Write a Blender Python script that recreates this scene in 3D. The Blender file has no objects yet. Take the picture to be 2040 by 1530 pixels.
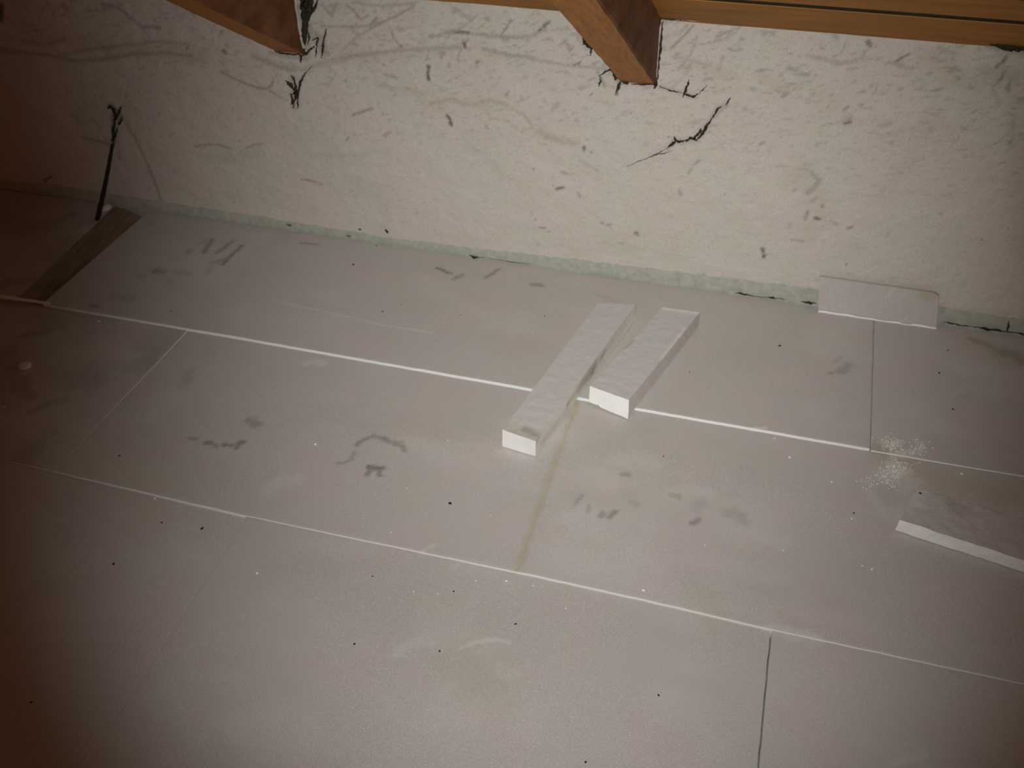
import bpy, math, random
import numpy as np
random.seed(4); RNG = np.random.default_rng(11)
C = bpy.context.scene.collection
# ------------------------------------------------------------------ camera
F, PITCH, YAW, ROLL, CH = 1911.47, 0.7027, -0.3008, -0.0258, 1.4009
YW = 2.0619                                   # plane of the back wall
cp, sp, cy, sy = math.cos(PITCH), math.sin(PITCH), math.cos(YAW), math.sin(YAW)
FW = np.array([sy*cp, cy*cp, -sp]); R0 = np.array([cy, -sy, 0.0]); U0 = np.cross(R0, FW)
RT = math.cos(ROLL)*R0 + math.sin(ROLL)*U0; UP = -math.sin(ROLL)*R0 + math.cos(ROLL)*U0
from mathutils import Matrix, Vector
cd = bpy.data.cameras.new('camera'); cam = bpy.data.objects.new('camera', cd); C.objects.link(cam)
cd.sensor_width = 36.0; cd.lens = F/2040.0*36.0; cd.clip_start = 0.02
M = Matrix([[RT[0], UP[0], -FW[0], 0], [RT[1], UP[1], -FW[1], 0], [RT[2], UP[2], -FW[2], CH], [0, 0, 0, 1]])
cam.matrix_world = M
bpy.context.scene.camera = cam
cd.dof.use_dof = True; cd.dof.focus_distance = 1.55; cd.dof.aperture_fstop = 6.3
# ------------------------------------------------------------------ light: dim loft, one phone lamp beside the lens
w = bpy.data.worlds.new('world'); bpy.context.scene.world = w; w.use_nodes = True
w.node_tree.nodes['Background'].inputs[0].default_value = (1.0, 0.40, 0.21, 1)
w.node_tree.nodes['Background'].inputs[1].default_value = 0.075
def aim(o, tgt):
    d = Vector(tgt) - o.location
    o.rotation_euler = d.to_track_quat('-Z', 'Y').to_euler()
# the single lamp as two spots, an added split that shapes its falloff
for nm, x, tgt, sz, en in (('phone_lamp_upper', -0.022, (-0.66, 3.08, 0.0), 64.4, 79), ('phone_lamp_lower', -0.038, (-0.344, 1.39, 0.0), 64.7, 82.5)):
    ld = bpy.data.lights.new(nm, 'SPOT'); lo = bpy.data.objects.new(nm, ld); C.objects.link(lo)
    lo.location = (x, 0.0, CH - 0.01); aim(lo, tgt)
    ld.energy = en; ld.color = (1.0, 0.988, 0.95); ld.spot_size = math.radians(sz); ld.spot_blend = 1.0; ld.shadow_soft_size = 0.010
V = bpy.context.scene.view_settings
V.view_transform = 'Standard'; V.look = 'None'; V.gamma = 1; V.use_curve_mapping = False; V.exposure = 0.0
# ------------------------------------------------------------------ helpers
def ray(u, v): return (u-1020.0)*RT - (v-765.0)*UP + F*FW
def fl(u, v, z=0.0):
    r = ray(u, v); q = r*((z-CH)/r[2]); return np.array([q[0], q[1], z])
def wall(u, v, y=YW):
    r = ray(u, v); q = r*(y/r[1]); return np.array([q[0], y, q[2]+CH])
def vnoise(x, y, seed=0):
    xi, yi = np.floor(x).astype(np.int64), np.floor(y).astype(np.int64)
    xf, yf = x-xi, y-yi
    def h(a, b):
        n = (a*374761393 + b*668265263 + seed*974711) & 0x7fffffff
        n = ((n ^ (n >> 13))*1274126177) & 0x7fffffff
        return ((n ^ (n >> 16)) & 0xffff)/65535.0
    s, t = xf*xf*(3-2*xf), yf*yf*(3-2*yf)
    a = h(xi, yi)*(1-s)+h(xi+1, yi)*s; b = h(xi, yi+1)*(1-s)+h(xi+1, yi+1)*s
    return a*(1-t)+b*t
def fbm(x, y, seed=0, o=4):
    r = np.zeros_like(x); a = 0.5; tot = 0
    for k in range(o):
        r += a*vnoise(x*2**k+17.3*k, y*2**k-9.1*k, seed+k*7); tot += a; a *= 0.5
    return r/tot
def mesh_obj(name, verts, faces, mats, parent=None, fm=None, smooth=True, col=None):
    me = bpy.data.meshes.new(name); me.from_pydata([tuple(v) for v in verts], [], faces); me.update()
    for m in (mats if isinstance(mats, (list, tuple)) else [mats]): me.materials.append(m)
    if fm is not None: me.polygons.foreach_set('material_index', fm)
    me.polygons.foreach_set('use_smooth', [smooth]*len(faces))
    if col is not None:
        ca = me.color_attributes.new('stain', 'FLOAT_COLOR', 'POINT')
        ca.data.foreach_set('color', np.asarray(col, dtype=np.float32).ravel())
    o = bpy.data.objects.new(name, me); C.objects.link(o)
    if parent is not None: o.parent = parent
    return o
def tag(o, label=None, cat=None, group=None, kind=None):
    if label: o['label'] = label
    if cat: o['category'] = cat
    if group: o['group'] = group
    if kind: o['kind'] = kind
    return o
def empty(name, loc, label, cat, group=None):
    o = bpy.data.objects.new(name, None); C.objects.link(o); o.location = loc; o.empty_display_size = 0.05
    tag(o, label, cat, group); return o
def seg_dist(P, a, b):
    ab = b-a; t = np.clip(((P-a)@ab)/max(ab@ab, 1e-12), 0, 1)
    return np.hypot(*(P-(a+t[:, None]*ab)).T)
def stamp(P, ch, pts, wd, s, seed, rough=0.6, fr=220):
    """adds a soft ragged mark of half width wd along pts (both in the surface's own metres)"""
    lo_, hi_ = pts.min(0)-wd*2.2, pts.max(0)+wd*2.2
    m = np.where((P[:, 0] > lo_[0]) & (P[:, 0] < hi_[0]) & (P[:, 1] > lo_[1]) & (P[:, 1] < hi_[1]))[0]
    if len(m) == 0: return
    Q = P[m]; n = fbm(Q[:, 0]*fr, Q[:, 1]*fr, seed, 3)
    d = np.full(len(m), 9.0)
    if len(pts) == 1: d = np.hypot(*(Q-pts[0]).T)
    for i in range(len(pts)-1): d = np.minimum(d, seg_dist(Q, pts[i], pts[i+1]))
    k = np.clip(1.25-(d/wd)-(n-0.5)*rough*2, 0, 1); k = k*k*(3-2*k)
    ch[m] = np.maximum(ch[m], s*k)
# ------------------------------------------------------------------ materials
def newmat(name):
    m = bpy.data.materials.new(name); m.use_nodes = True; nt = m.node_tree
    return m, nt, nt.nodes['Principled BSDF']
def N(nt, t, **kw):
    n = nt.nodes.new(t)
    for k, v in kw.items():
        if k.startswith('_'): setattr(n, k[1:], v)
        else: n.inputs[k.replace('0', ' ')].default_value = v
    return n
def mix(nt, a, b, fac, mode='MIX'):
    n = nt.nodes.new('ShaderNodeMix'); n.data_type = 'RGBA'; n.blend_type = mode
    for sock, v in ((n.inputs[6], a), (n.inputs[7], b), (n.inputs[0], fac)):
        if hasattr(v, 'links') or isinstance(v, bpy.types.NodeSocket): nt.links.new(v, sock)
        elif isinstance(v, tuple): sock.default_value = (*v, 1)
        else: sock.default_value = v
    return n.outputs[2]
def ramp(nt, src, a, b, lo=0.0, hi=1.0):
    n = nt.nodes.new('ShaderNodeMapRange'); n.inputs[1].default_value = a; n.inputs[2].default_value = b
    n.inputs[3].default_value = lo; n.inputs[4].default_value = hi; nt.links.new(src, n.inputs[0]); return n.outputs[0]
def noise(nt, scale, detail=2, rough=0.5, vec=None, sc=None):
    n = nt.nodes.new('ShaderNodeTexNoise'); n.inputs['Scale'].default_value = scale
    n.inputs['Detail'].default_value = detail; n.inputs['Roughness'].default_value = rough
    g = nt.nodes.new('ShaderNodeNewGeometry'); src = g.outputs['Position']
    if sc:
        mp = nt.nodes.new('ShaderNodeMapping'); mp.inputs['Scale'].default_value = sc
        nt.links.new(src, mp.inputs[0]); src = mp.outputs[0]
    nt.links.new(src, n.inputs['Vector']); return n.outputs['Fac']
def bump(nt, bsdf, h, strength, dist=0.002):
    b = nt.nodes.new('ShaderNodeBump'); b.inputs['Strength'].default_value = strength; b.inputs['Distance'].default_value = dist
    nt.links.new(h, b.inputs['Height']); nt.links.new(b.outputs[0], bsdf.inputs['Normal'])
def stain(nt):
    a = nt.nodes.new('ShaderNodeAttribute'); a.attribute_name = 'stain'
    s = nt.nodes.new('ShaderNodeSeparateColor'); nt.links.new(a.outputs['Color'], s.inputs[0]); return s.outputs
def foam(name, base, pink, green, dark, speck=0.35, stained=True, grain=0.16, ridges=False):
    m, nt, b = newmat(name); L = nt.links.new
    c = mix(nt, pink, green, ramp(nt, noise(nt, 7.0, 2), 0.38, 0.62))
    c = mix(nt, base, c, 0.55)
    c = mix(nt, c, dark, ramp(nt, noise(nt, 2.6, 3), 0.5, 0.75, 0, 0.22))
    g = noise(nt, 640, 3, 0.8)
    c = mix(nt, c, (0, 0, 0), ramp(nt, g, 0.42, 0.22, 0, grain*1.8))
    c = mix(nt, c, (1, 1, 1), ramp(nt, g, 0.56, 0.80, 0, grain*2.0))
    vo = nt.nodes.new('ShaderNodeTexVoronoi'); vo.inputs['Scale'].default_value = 260
    gp = nt.nodes.new('ShaderNodeNewGeometry'); L(gp.outputs['Position'], vo.inputs['Vector'])
    big = nt.nodes.new('ShaderNodeMath'); big.operation = 'MULTIPLY'
    L(ramp(nt, vo.outputs['Distance'], 0.24, 0.08), big.inputs[0])
    L(ramp(nt, noise(nt, 95, 2), 0.56, 0.66), big.inputs[1])
    c = mix(nt, c, (0.9, 0.9, 0.88), ramp(nt, big.outputs[0], 0, 1, 0, speck))
    if ridges:
        rg = noise(nt, 1.0, 2, 0.6, sc=(60, 520, 60))
        c = mix(nt, c, (0.33, 0.33, 0.32), ramp(nt, rg, 0.5, 0.72, 0, 0.35))
    if stained:
        s = stain(nt)
        c = mix(nt, c, (0.42, 0.36, 0.22), s[1])
        c = mix(nt, c, (0.12, 0.095, 0.075), s[0])
        c = mix(nt, c, (0.86, 0.86, 0.84), s[2])
    L(c, b.inputs['Base Color']); b.inputs['Roughness'].default_value = 0.75
    b.inputs['Specular IOR Level'].default_value = 0.25
    bump(nt, b, g, 0.35, 0.0015)
    return m
M_TOP = foam('dusty_foam_skin', (0.485, 0.462, 0.44), (0.515, 0.46, 0.445), (0.465, 0.47, 0.437), (0.40, 0.36, 0.32), grain=0.44)
M_SIDE = foam('cut_white_foam', (0.85, 0.87, 0.85), (0.87, 0.86, 0.845), (0.84, 0.88, 0.85), (0.74, 0.73, 0.70), 0.1, False, 0.05)
M_SCRAP = foam('sawn_foam', (0.555, 0.55, 0.535), (0.57, 0.545, 0.535), (0.54, 0.555, 0.535), (0.48, 0.47, 0.45), 0.3, True, 0.2, True)
M_SCRAPSIDE = foam('sawn_foam_side', (0.80, 0.79, 0.74), (0.82, 0.79, 0.75), (0.78, 0.8, 0.74), (0.6, 0.57, 0.5), 0.2, True, 0.1)
def wall_mat():
    m, nt, b = newmat('limewashed_plaster'); L = nt.links.new
    c = mix(nt, (0.565, 0.512, 0.466), (0.54, 0.522, 0.466), ramp(nt, noise(nt, 5.0, 2), 0.38, 0.62))
    c = mix(nt, c, (0.50, 0.46, 0.38), ramp(nt, noise(nt, 11, 4, 0.6), 0.52, 0.8, 0, 0.5))
    g = noise(nt, 420, 3, 0.75)
    c = mix(nt, c, (0, 0, 0), ramp(nt, g, 0.42, 0.2, 0, 0.7)); c = mix(nt, c, (1, 1, 1), ramp(nt, g, 0.56, 0.8, 0, 0.5))
    st = noise(nt, 1.0, 4, 0.65, sc=(90, 90, 150))
    c = mix(nt, c, (0.22, 0.19, 0.15), ramp(nt, st, 0.58, 0.80, 0, 0.35))
    s = stain(nt)
    c = mix(nt, c, (0.30, 0.29, 0.24), s[1])
    c = mix(nt, c, (0.30, 0.22, 0.12), s[2])
    c = mix(nt, c, (0.045, 0.037, 0.028), s[0])
    L(c, b.inputs['Base Color']); b.inputs['Roughness'].default_value = 0.9; b.inputs['Specular IOR Level'].default_value = 0.15
    bump(nt, b, noise(nt, 130, 4, 0.65), 0.35, 0.0025)
    return m
M_WALL = wall_mat()
def simple(name, a, bcol, scale, rough=0.85, bs=0.4, sc=None, spec=0.2):
    m, nt, b = newmat(name); n = noise(nt, scale, 4, 0.6, sc=sc)
    nt.links.new(mix(nt, a, bcol, ramp(nt, n, 0.3, 0.7)), b.inputs['Base Color'])
    b.inputs['Roughness'].default_value = rough; b.inputs['Specular IOR Level'].default_value = spec
    bump(nt, b, n, bs, 0.002); return m
M_BAND = simple('grey_green_render', (0.33, 0.35, 0.30), (0.45, 0.46, 0.40), 60)
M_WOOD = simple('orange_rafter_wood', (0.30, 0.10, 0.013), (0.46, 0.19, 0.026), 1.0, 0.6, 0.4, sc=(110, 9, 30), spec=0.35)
M_WOODSIDE = simple('shaded_rafter_side', (0.10, 0.04, 0.018), (0.20, 0.09, 0.04), 1.0, 0.8, 0.5, sc=(30, 14, 26))  # weathered sides, with the shade of grazing light put into the colour
M_PLANK = simple('roof_board_wood', (0.30, 0.125, 0.018), (0.44, 0.195, 0.030), 1.0, 0.65, 0.35, sc=(5, 30, 30), spec=0.3)
M_BATTEN = simple('dusty_brown_batten', (0.17, 0.125, 0.085), (0.27, 0.205, 0.145), 1.0, 0.9, 0.4, sc=(120, 14, 40))
M_ROD = simple('black_iron', (0.012, 0.010, 0.009), (0.035, 0.025, 0.02), 90, 0.7, 0.3)
M_WEB = simple('sooty_web', (0.02, 0.016, 0.012), (0.06, 0.05, 0.035), 200, 0.95, 0.1)
M_GAPSHADE = simple('dark_gap_shade', (0.02, 0.015, 0.01), (0.05, 0.035, 0.025), 80, 0.95, 0.3)
M_CONC = simple('concrete_slab', (0.16, 0.13, 0.11), (0.24, 0.2, 0.17), 30, 0.95, 0.5)
M_MORTAR = simple('pale_mortar', (0.42, 0.38, 0.32), (0.58, 0.53, 0.46), 120, 0.95, 0.6)
# ------------------------------------------------------------------ setting
def box(name, x0, x1, y0, y1, z0, z1, mat, parent=None):
    v = [(x, y, z) for z in (z0, z1) for y in (y0, y1) for x in (x0, x1)]
    f = [(0, 2, 3, 1), (4, 5, 7, 6), (0, 1, 5, 4), (2, 6, 7, 3), (0, 4, 6, 2), (1, 3, 7, 5)]
    return mesh_obj(name, v, f, mat, parent, smooth=False)
tag(box('floor', -3.1, 1.8, -0.6, 2.3, -0.13, -0.052, M_CONC), kind='structure')
# marks on the wall: (pixels along the mark, half width in px, strength)
WD = [  # dark
 ([(1446,208),(1420,232),(1408,250),(1390,278),(1370,280),(1345,282),(1330,294)],7,.38),([(1432,212),(1424,228)],8,.4),([(1360,284),(1345,276)],6,.4),([(1314,172),(1345,182),(1385,193)],6,.35),([(1340,176),(1370,140)],5,.2),
 ([(583,160),(590,185),(588,212)],11,.35),([(600,20),(612,60),(606,110)],16,.5),([(630,70),(645,110)],12,.35),([(1205,130),(1235,160),(1300,170)],8,.4),([(1155,70),(1180,100)],6,.35),([(1325,40),(1380,40),(1440,46)],4,.45),([(1975,92),(2040,104)],8,.5),
 ([(854,132),(853,146),(854,159)],4,.95),([(892,231),(897,240),(899,248)],4,.95),([(926,84),(927,93)],4,.9),([(799,92)],5,.8),
 ([(857,72),(909,62),(960,68),(998,72),(1040,73),(1066,69),(1080,58),(1091,45)],5,.5),([(903,62),(935,64)],3,.8),([(1072,62),(1094,44)],2.5,.75),
 ([(634,127),(700,112),(765,103),(813,98),(860,96),(909,94)],5,.38),([(965,95),(985,102),(1020,108),(1063,116)],5,.5),([(1063,118),(1105,125),(1135,131),(1160,132),(1218,139)],3.5,.42),
 ([(1143,131),(1158,122)],2,.8),([(778,55),(785,75),(799,90)],2,.5),([(737,58),(770,40),(823,14)],2,.45),([(640,52),(700,54),(745,50),(790,32)],3,.35),
 ([(690,10),(720,38),(735,30)],2,.45),([(738,52),(750,35)],3.5,.6),([(679,103),(705,78),(737,58)],2,.3),([(996,74),(1008,55),(1020,40)],2,.55),([(906,62),(935,45),(950,30)],2,.35),
 ([(912,118),(920,95)],2,.45),([(895,132),(896,127)],4,.4),([(950,127),(952,122)],3,.6),([(1125,80),(1135,100),(1142,92)],3,.4),([(1200,85),(1212,97)],3,.5),
 ([(767,148),(790,155)],3,.4),([(741,216),(722,222),(703,228)],3,.5),([(740,235)],4,.25),([(778,262),(766,268)],4,.5),([(792,265)],3,.4),([(697,272),(690,279)],3,.4),
 ([(1100,218),(1112,205)],5,.35),([(1164,292),(1163,300)],3,.85),([(1178,303)],3,.5),([(1155,318),(1190,340)],4,.25),([(1109,377),(1122,373)],4,.8),([(1152,384),(1156,392)],4,.5),([(1120,343),(1126,345)],5,.5),([(1103,368)],3,.4),
 ([(1267,466)],6,.7),([(1228,186),(1234,170),(1238,160)],4,.85),([(1205,172),(1194,150),(1190,140)],2.5,.55),([(1010,188),(1013,182)],3,.5),([(970,250),(973,256)],3,.4),
 ([(1197,443),(1203,446)],4,.5),([(1211,448),(1217,447)],3,.5),([(1076,453),(1086,454)],2.5,.55),([(1062,395)],2,.3),([(600,358),(622,360),(641,367)],2.5,.45),
 ([(1058,422),(1060,428)],2,.3),([(1072,488)],3,.4),([(1236,487),(1240,485)],4,.3),
 ([(1616,112),(1640,117),(1656,122),(1691,125),(1718,114),(1725,100)],5,.38),([(1358,114),(1390,124),(1416,129)],5,.25),([(1381,51),(1360,75),(1336,97)],2,.5),([(1390,70),(1375,110),(1350,140)],2,.3),
 ([(1428,74),(1450,64),(1475,55)],2.5,.4),([(1440,110),(1432,140)],2.5,.3),([(1729,84),(1733,90)],5,.7),([(1660,68),(1668,74)],6,.45),([(1785,122),(1800,113),(1812,108)],2.5,.6),([(1870,95),(1880,100),(1905,108)],5,.35),
 ([(1560,190),(1566,186)],5,.6),([(1552,180)],4,.3),([(1684,244),(1692,242)],5,.7),([(1683,216),(1690,213)],4,.55),([(1514,287),(1521,283)],4,.5),([(1532,300)],3,.25),([(1755,250),(1775,246)],5,.35),([(1740,262),(1760,272),(1800,258)],5,.2),
 ([(1354,378),(1356,386)],5,.55),([(1395,319),(1385,326)],3,.4),([(1378,335),(1372,344)],3,.3),([(1618,343),(1632,358),(1622,372),(1608,384)],6,.42),([(1582,378),(1586,376)],4,.4),([(1628,392),(1616,402)],4,.3),
 ([(1609,420),(1604,436)],4,.6),([(1626,433),(1631,435)],4.5,.75),([(1640,412)],3,.4),([(1573,447),(1572,452)],4,.35),([(1655,440),(1668,446)],4,.4),([(1690,455),(1698,450)],3,.6),
 ([(1519,495),(1520,500)],4,.8),([(1522,506),(1521,512)],4,.9),([(1576,478),(1600,480)],3,.3),([(1766,470),(1772,466)],4,.3),([(1500,400)],3,.2),
 ([(2007,112),(1997,122),(1986,133)],3,.6),([(1999,146),(1992,160)],3,.7),([(2012,160),(2008,180),(2003,172)],3,.45),([(1985,168),(1996,150),(2004,140)],3,.4),([(1990,210),(1975,165)],4,.3),([(1965,140),(1990,150),(2020,150)],18,.28),([(2020,230),(2015,290)],5,.25),
 ([(0,103),(50,104),(103,110),(154,120),(206,117),(274,106)],6,.5),([(120,108),(180,98),(240,90),(309,82),(377,86)],5,.4),([(274,108),(330,104),(380,112)],5,.4),([(0,96),(12,100)],10,.5),([(40,80),(90,88),(125,80)],7,.35),
 ([(206,7),(232,12),(254,27),(281,51),(319,55)],4,.6),([(127,10),(132,16)],10,.5),([(5,10),(4,40)],7,.9),([(446,100),(450,106)],3.5,.8),([(437,70),(444,62)],4,.5),([(376,92),(372,98)],3,.5),([(480,140),(474,150)],4,.0),
 ([(505,112),(530,122),(560,134),(583,140)],8,.5),([(540,105),(575,112),(610,118)],6,.45),([(580,128),(600,140),(620,132),(650,128),(690,120)],6,.3),([(439,141),(465,156),(491,168),(515,176),(530,178),(540,170),(544,162)],3,.5),([(535,180),(550,188),(570,200)],3,.3),
 ([(388,292),(410,288),(432,289),(460,296)],3,.4),([(491,295),(505,289),(522,288)],3,.3),([(475,282)],3,.4),([(140,232),(155,238),(156,248)],5,.35),([(178,235),(195,250),(200,262)],5,.35),([(160,274),(185,280),(212,286)],6,.5),([(252,189)],5,.45),([(237,300),(238,318)],4,.45),([(247,360)],5,.4),
 ([(88,361),(102,352)],4,.8),([(430,236),(431,238)],4,.4),([(345,265),(340,270)],4,.3),([(300,230),(302,233)],3,.3),
 ([(222,212),(232,222),(226,240)],9,.75),([(238,222),(236,240)],6,.6),([(224,250),(228,275),(222,292)],7,.7),([(242,232),(238,245)],4,.7),([(210,275),(222,290)],6,.4),
 ([(1940,70),(1960,78),(2000,92)],5,.3),([(1900,75),(1905,85)],4,.3),([(700,5),(760,12),(830,5)],3,.3),([(905,15),(925,28),(935,35)],4,.4),([(1165,60),(1150,75),(1170,100)],4,.35),([(1130,55),(1105,60)],4,.25),
 ([(620,60),(640,75),(650,95)],5,.5),([(650,70),(640,95),(655,110)],5,.5),([(640,10),(660,30),(670,8)],5,.5)]
WB = [([(857,206),(880,201),(902,199),(925,205),(943,208),(960,202),(977,198),(995,203),(1012,209)],6,.5),([(1012,209),(1030,220),(1046,232),(1060,250)],4,.4),
 ([(977,235),(1000,237),(1012,242),(1028,255),(1043,262)],4,.35),([(1075,262),(1095,275),(1120,278),(1150,285)],9,.45),([(750,170),(800,178),(860,185)],6,.25),([(620,310),(700,308),(770,300)],7,.15),
 ([(640,100),(760,112),(900,100)],16,.2),([(400,310),(450,318),(520,300)],14,.2),([(1360,130),(1420,140),(1460,150)],14,.22),([(1520,150),(1560,180),(1600,170)],16,.2),([(1840,110),(1900,150),(1950,170)],22,.25),
 ([(2020,100),(2030,300),(2035,500)],26,.28),([(1600,340),(1640,420),(1610,470)],22,.15),([(1850,240),(1800,330)],26,.15),([(60,60),(200,90),(400,110)],26,.3),([(30,200),(120,260)],30,.15)]
WG = [([(245,235),(268,275),(290,320),(305,355),(320,400)],5,.75),([(250,240),(262,262)],9,.4)]
def topx(u): return np.interp(u, BU, BT)
BU = [-60, 0, 100, 190, 300, 400, 590, 780, 950, 1130, 1300, 1450, 1632, 1870, 2040, 2200]
BT = [338, 346, 355, 368, 388, 402, 434, 464, 484, 504, 522, 540, 560, 592, 622, 648]
def relief(X, Z):
    rel = (fbm(X*3, Z*4, 5, 3)-.5)*0.014 + (fbm(X*22, Z*30, 9, 3)-.5)*0.0035 + (fbm(X*110, Z*120, 3, 2)-.5)*0.0016
    return rel*np.clip(Z/0.06, 0.15, 1)
def build_wall():
    xs = np.arange(-2.9, 1.6, 0.0042); zs = np.concatenate([[-0.06, -0.01], np.arange(0.0, 0.80, 0.0042)])
    X, Z = np.meshgrid(xs, zs); X = X.ravel(); Z = Z.ravel()
    rel = relief(X, Z)
    P = np.column_stack([X, Z]); R_ = np.zeros(len(X)); G_ = np.zeros(len(X)); B_ = np.zeros(len(X))
    for lst, ch in ((WD, R_), (WG, G_), (WB, B_)):
        for i, (px, wpx, s) in enumerate(lst):
            pts = np.array([wall(u, v)[[0, 2]] for u, v in px])
            stamp(P, ch, pts, wpx*0.00105+0.0009, s*(.62 if wpx > 3.4 and s < .7 else .85), 40+i, 0.75 if s > .2 else .9, 260)
    # fine soot fibres and grime, thickest near the roof
    n = fbm(X*55+Z*30, Z*150-X*40, 77, 4); hi = np.clip((Z-0.22)/0.35, 0, 1)
    R_ = np.maximum(R_, np.clip((n-0.66+0.07*hi)*5, 0, 1)*(0.07+0.24*hi))
    for k in range(90):                         # small flecks
        x = random.uniform(-2.3, 0.55); z = random.uniform(0.05, 0.68); a = random.gauss(1.0, .5); l = random.uniform(.001, .007)
        stamp(P, R_, np.array([[x, z], [x+l*math.cos(a), z+l*math.sin(a)]]), random.uniform(.0015, .003), random.uniform(.15, .55), k, .7, 300)
    for k in range(40):                         # sooty fibres stuck to the plaster high up
        x = random.uniform(-2.2, 0.45); z = random.uniform(0.42, 0.68); a = random.gauss(0.75, .6); l = random.uniform(.02, .06)
        stamp(P, R_, np.array([[x, z], [x+l*.5*math.cos(a-.2), z+l*.5*math.sin(a-.2)], [x+l*math.cos(a), z+l*math.sin(a)]]), .0018, random.uniform(.15, .35), k, .8, 300)
    nx, nz = len(xs), len(zs)
    V_ = np.column_stack([X, YW-rel, Z])
    idx = np.arange(nx*nz).reshape(nz, nx)
    f = np.column_stack([idx[:-1, :-1].ravel(), idx[:-1, 1:].ravel(), idx[1:, 1:].ravel(), idx[1:, :-1].ravel()])
    col = np.column_stack([R_, G_, B_, np.ones(len(X))])
    base = len(V_)                              # give the wall its thickness
    V_ = np.vstack([V_, [[xs[0], YW+.22, zs[0]], [xs[-1], YW+.22, zs[0]], [xs[-1], YW+.22, zs[-1]], [xs[0], YW+.22, zs[-1]]]])
    col = np.vstack([col, [[0, 0, 0, 1]]*4])
    fs = f.tolist() + [[base, base+3, base+2, base+1], idx[0, ::-1].tolist()+[base, base+1], idx[-1].tolist()+[base+2, base+3],
                       idx[:, 0].tolist()+[base+3, base], idx[::-1, -1].tolist()+[base+1, base+2]]
    return tag(mesh_obj('wall_back', V_, fs, M_WALL, col=col), kind='structure')
WALL = build_wall()
def build_band():
    us = np.linspace(-60, 2200, 520); v = []; rows = 5
    for i, u in enumerate(us):
        t = wall(u, topx(u)); x = t[0]; top = max(t[2], 0.012)+(fbm(np.array([x*45]), np.array([1.0]), 8, 3)[0]-.5)*0.011
        pr = [0.0, 0.55, 0.9, 1.0, 1.0]
        for k in range(rows):
            f_ = k/(rows-1)
            zz = top*(1-f_)+(-0.03)*f_; v.append((x, YW+0.003-float(relief(np.array([x]), np.array([max(zz, 0.0)]))[0])-0.006*pr[k], zz))
    n = len(us); f = [(i*rows+k, i*rows+k+1, (i+1)*rows+k+1, (i+1)*rows+k) for i in range(n-1) for k in range(rows-1)]
    return tag(mesh_obj('baseboard_back', v, f, M_BAND), kind='structure')
build_band()
# roof: sloping boards over two rafters
SL = math.radians(32.8); ZR = 0.668
def roofz(y): return ZR + (YW-y)*math.tan(SL)
def plank_prism(name, s0, s1, x0, x1, mat, parent, drop=0.0, seed=0):
    """board of the roof slope between slope distances s0..s1 from the wall; underside on the slope"""
    n = 26; v = []; r = random.Random(seed); pf = r.uniform(0, 9)
    for i in range(n+1):
        x = x0+(x1-x0)*i/n; j = 0.0012*math.sin(x*5+pf); c0, s_ = math.cos(SL), math.sin(SL); b = .0012
        for (s, h) in ((s0+b, 0), (s0, b), (s0, .022), (s1, .022), (s1, b), (s1-b, 0)):
            ss = s+j; hh = h-drop
            v.append((x, YW-ss*c0+hh*s_*0-(-hh)*s_, ZR+ss*s_+hh*c0))
    f = [(i*6+k, i*6+(k+1) % 6, (i+1)*6+(k+1) % 6, (i+1)*6+k) for i in range(n) for k in range(6)]
    f += [tuple(range(5, -1, -1)), tuple(n*6+k for k in range(6))]
    return mesh_obj(name, v, f, mat, parent, smooth=False)
ceil = bpy.data.objects.new('ceiling', None); C.objects.link(ceil); tag(ceil, kind='structure')
edges = [-0.05, 0.182, 0.330]
while edges[-1] < 2.6: edges.append(edges[-1]+0.148)
for i in range(len(edges)-1):
    plank_prism('plank', edges[i]+.012, edges[i+1]-.012, -2.9, 1.6, M_PLANK, ceil, 0.0 if i % 2 else 0.001, i)
plank_prism('gap_shade_sheet', -0.05, 2.55, -2.9, 1.6, M_GAPSHADE, ceil, -0.0006, 99)  # dark sheet added behind the boards so the gaps look shaded
def rafter(xl, xr, ztip, label, through=None):
    n = 44; Ls = 2.45; c0, s_ = math.cos(SL), math.sin(SL); v = []; r = random.Random(int(-xl*100)); sk = 0.0
    if through:                                # runs slightly askew: its lower left arris passes through this sight line
        d = ray(*through); o = np.array([0, 0, CH]); nn = np.array([0, -s_, -c0]); P0 = np.array([xl, YW, ztip])
        q = o+d*(((P0-o)@nn)/(d@nn)); sk = (q[0]-xl)/((YW-q[1])/c0)
    H = (ZR-ztip)*c0
    for i in range(n+1):
        s = -0.03+Ls*(i/n)**1.4; a = .0035
        j1, j2 = r.uniform(-.0018, .0018)+sk*s, r.uniform(-.0018, .0018)+sk*s*.9
        ring = [(xl+a+j1, 0), (xr-a+j2, 0), (xr+j2, a), (xr+sk*s, H-.001), (xl+sk*s, H-.001), (xl+j1, a)]
        for (x, h) in ring: v.append((x, YW-s*c0, ztip+s*s_+h/c0))
    f = []; fm = []
    for i in range(n):
        for k in range(6):
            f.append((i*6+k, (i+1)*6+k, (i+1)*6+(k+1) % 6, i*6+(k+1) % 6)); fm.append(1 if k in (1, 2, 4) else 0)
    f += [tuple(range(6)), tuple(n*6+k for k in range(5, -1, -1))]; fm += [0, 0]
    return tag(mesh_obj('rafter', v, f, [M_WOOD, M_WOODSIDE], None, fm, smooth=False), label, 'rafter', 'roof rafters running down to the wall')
RF = [((548, 101), (608, 106), 'dark brown rafter end meeting the wall at upper left, above the hanging soot tuft', None),
      ((1234, 163), (1307, 166), 'orange-brown rafter end meeting the wall at upper centre, with mortar along its right side', (1112, 22))]
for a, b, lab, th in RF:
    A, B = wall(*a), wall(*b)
    rafter(A[0], B[0], (A[2]+B[2])/2-0.002, lab, th)
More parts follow.
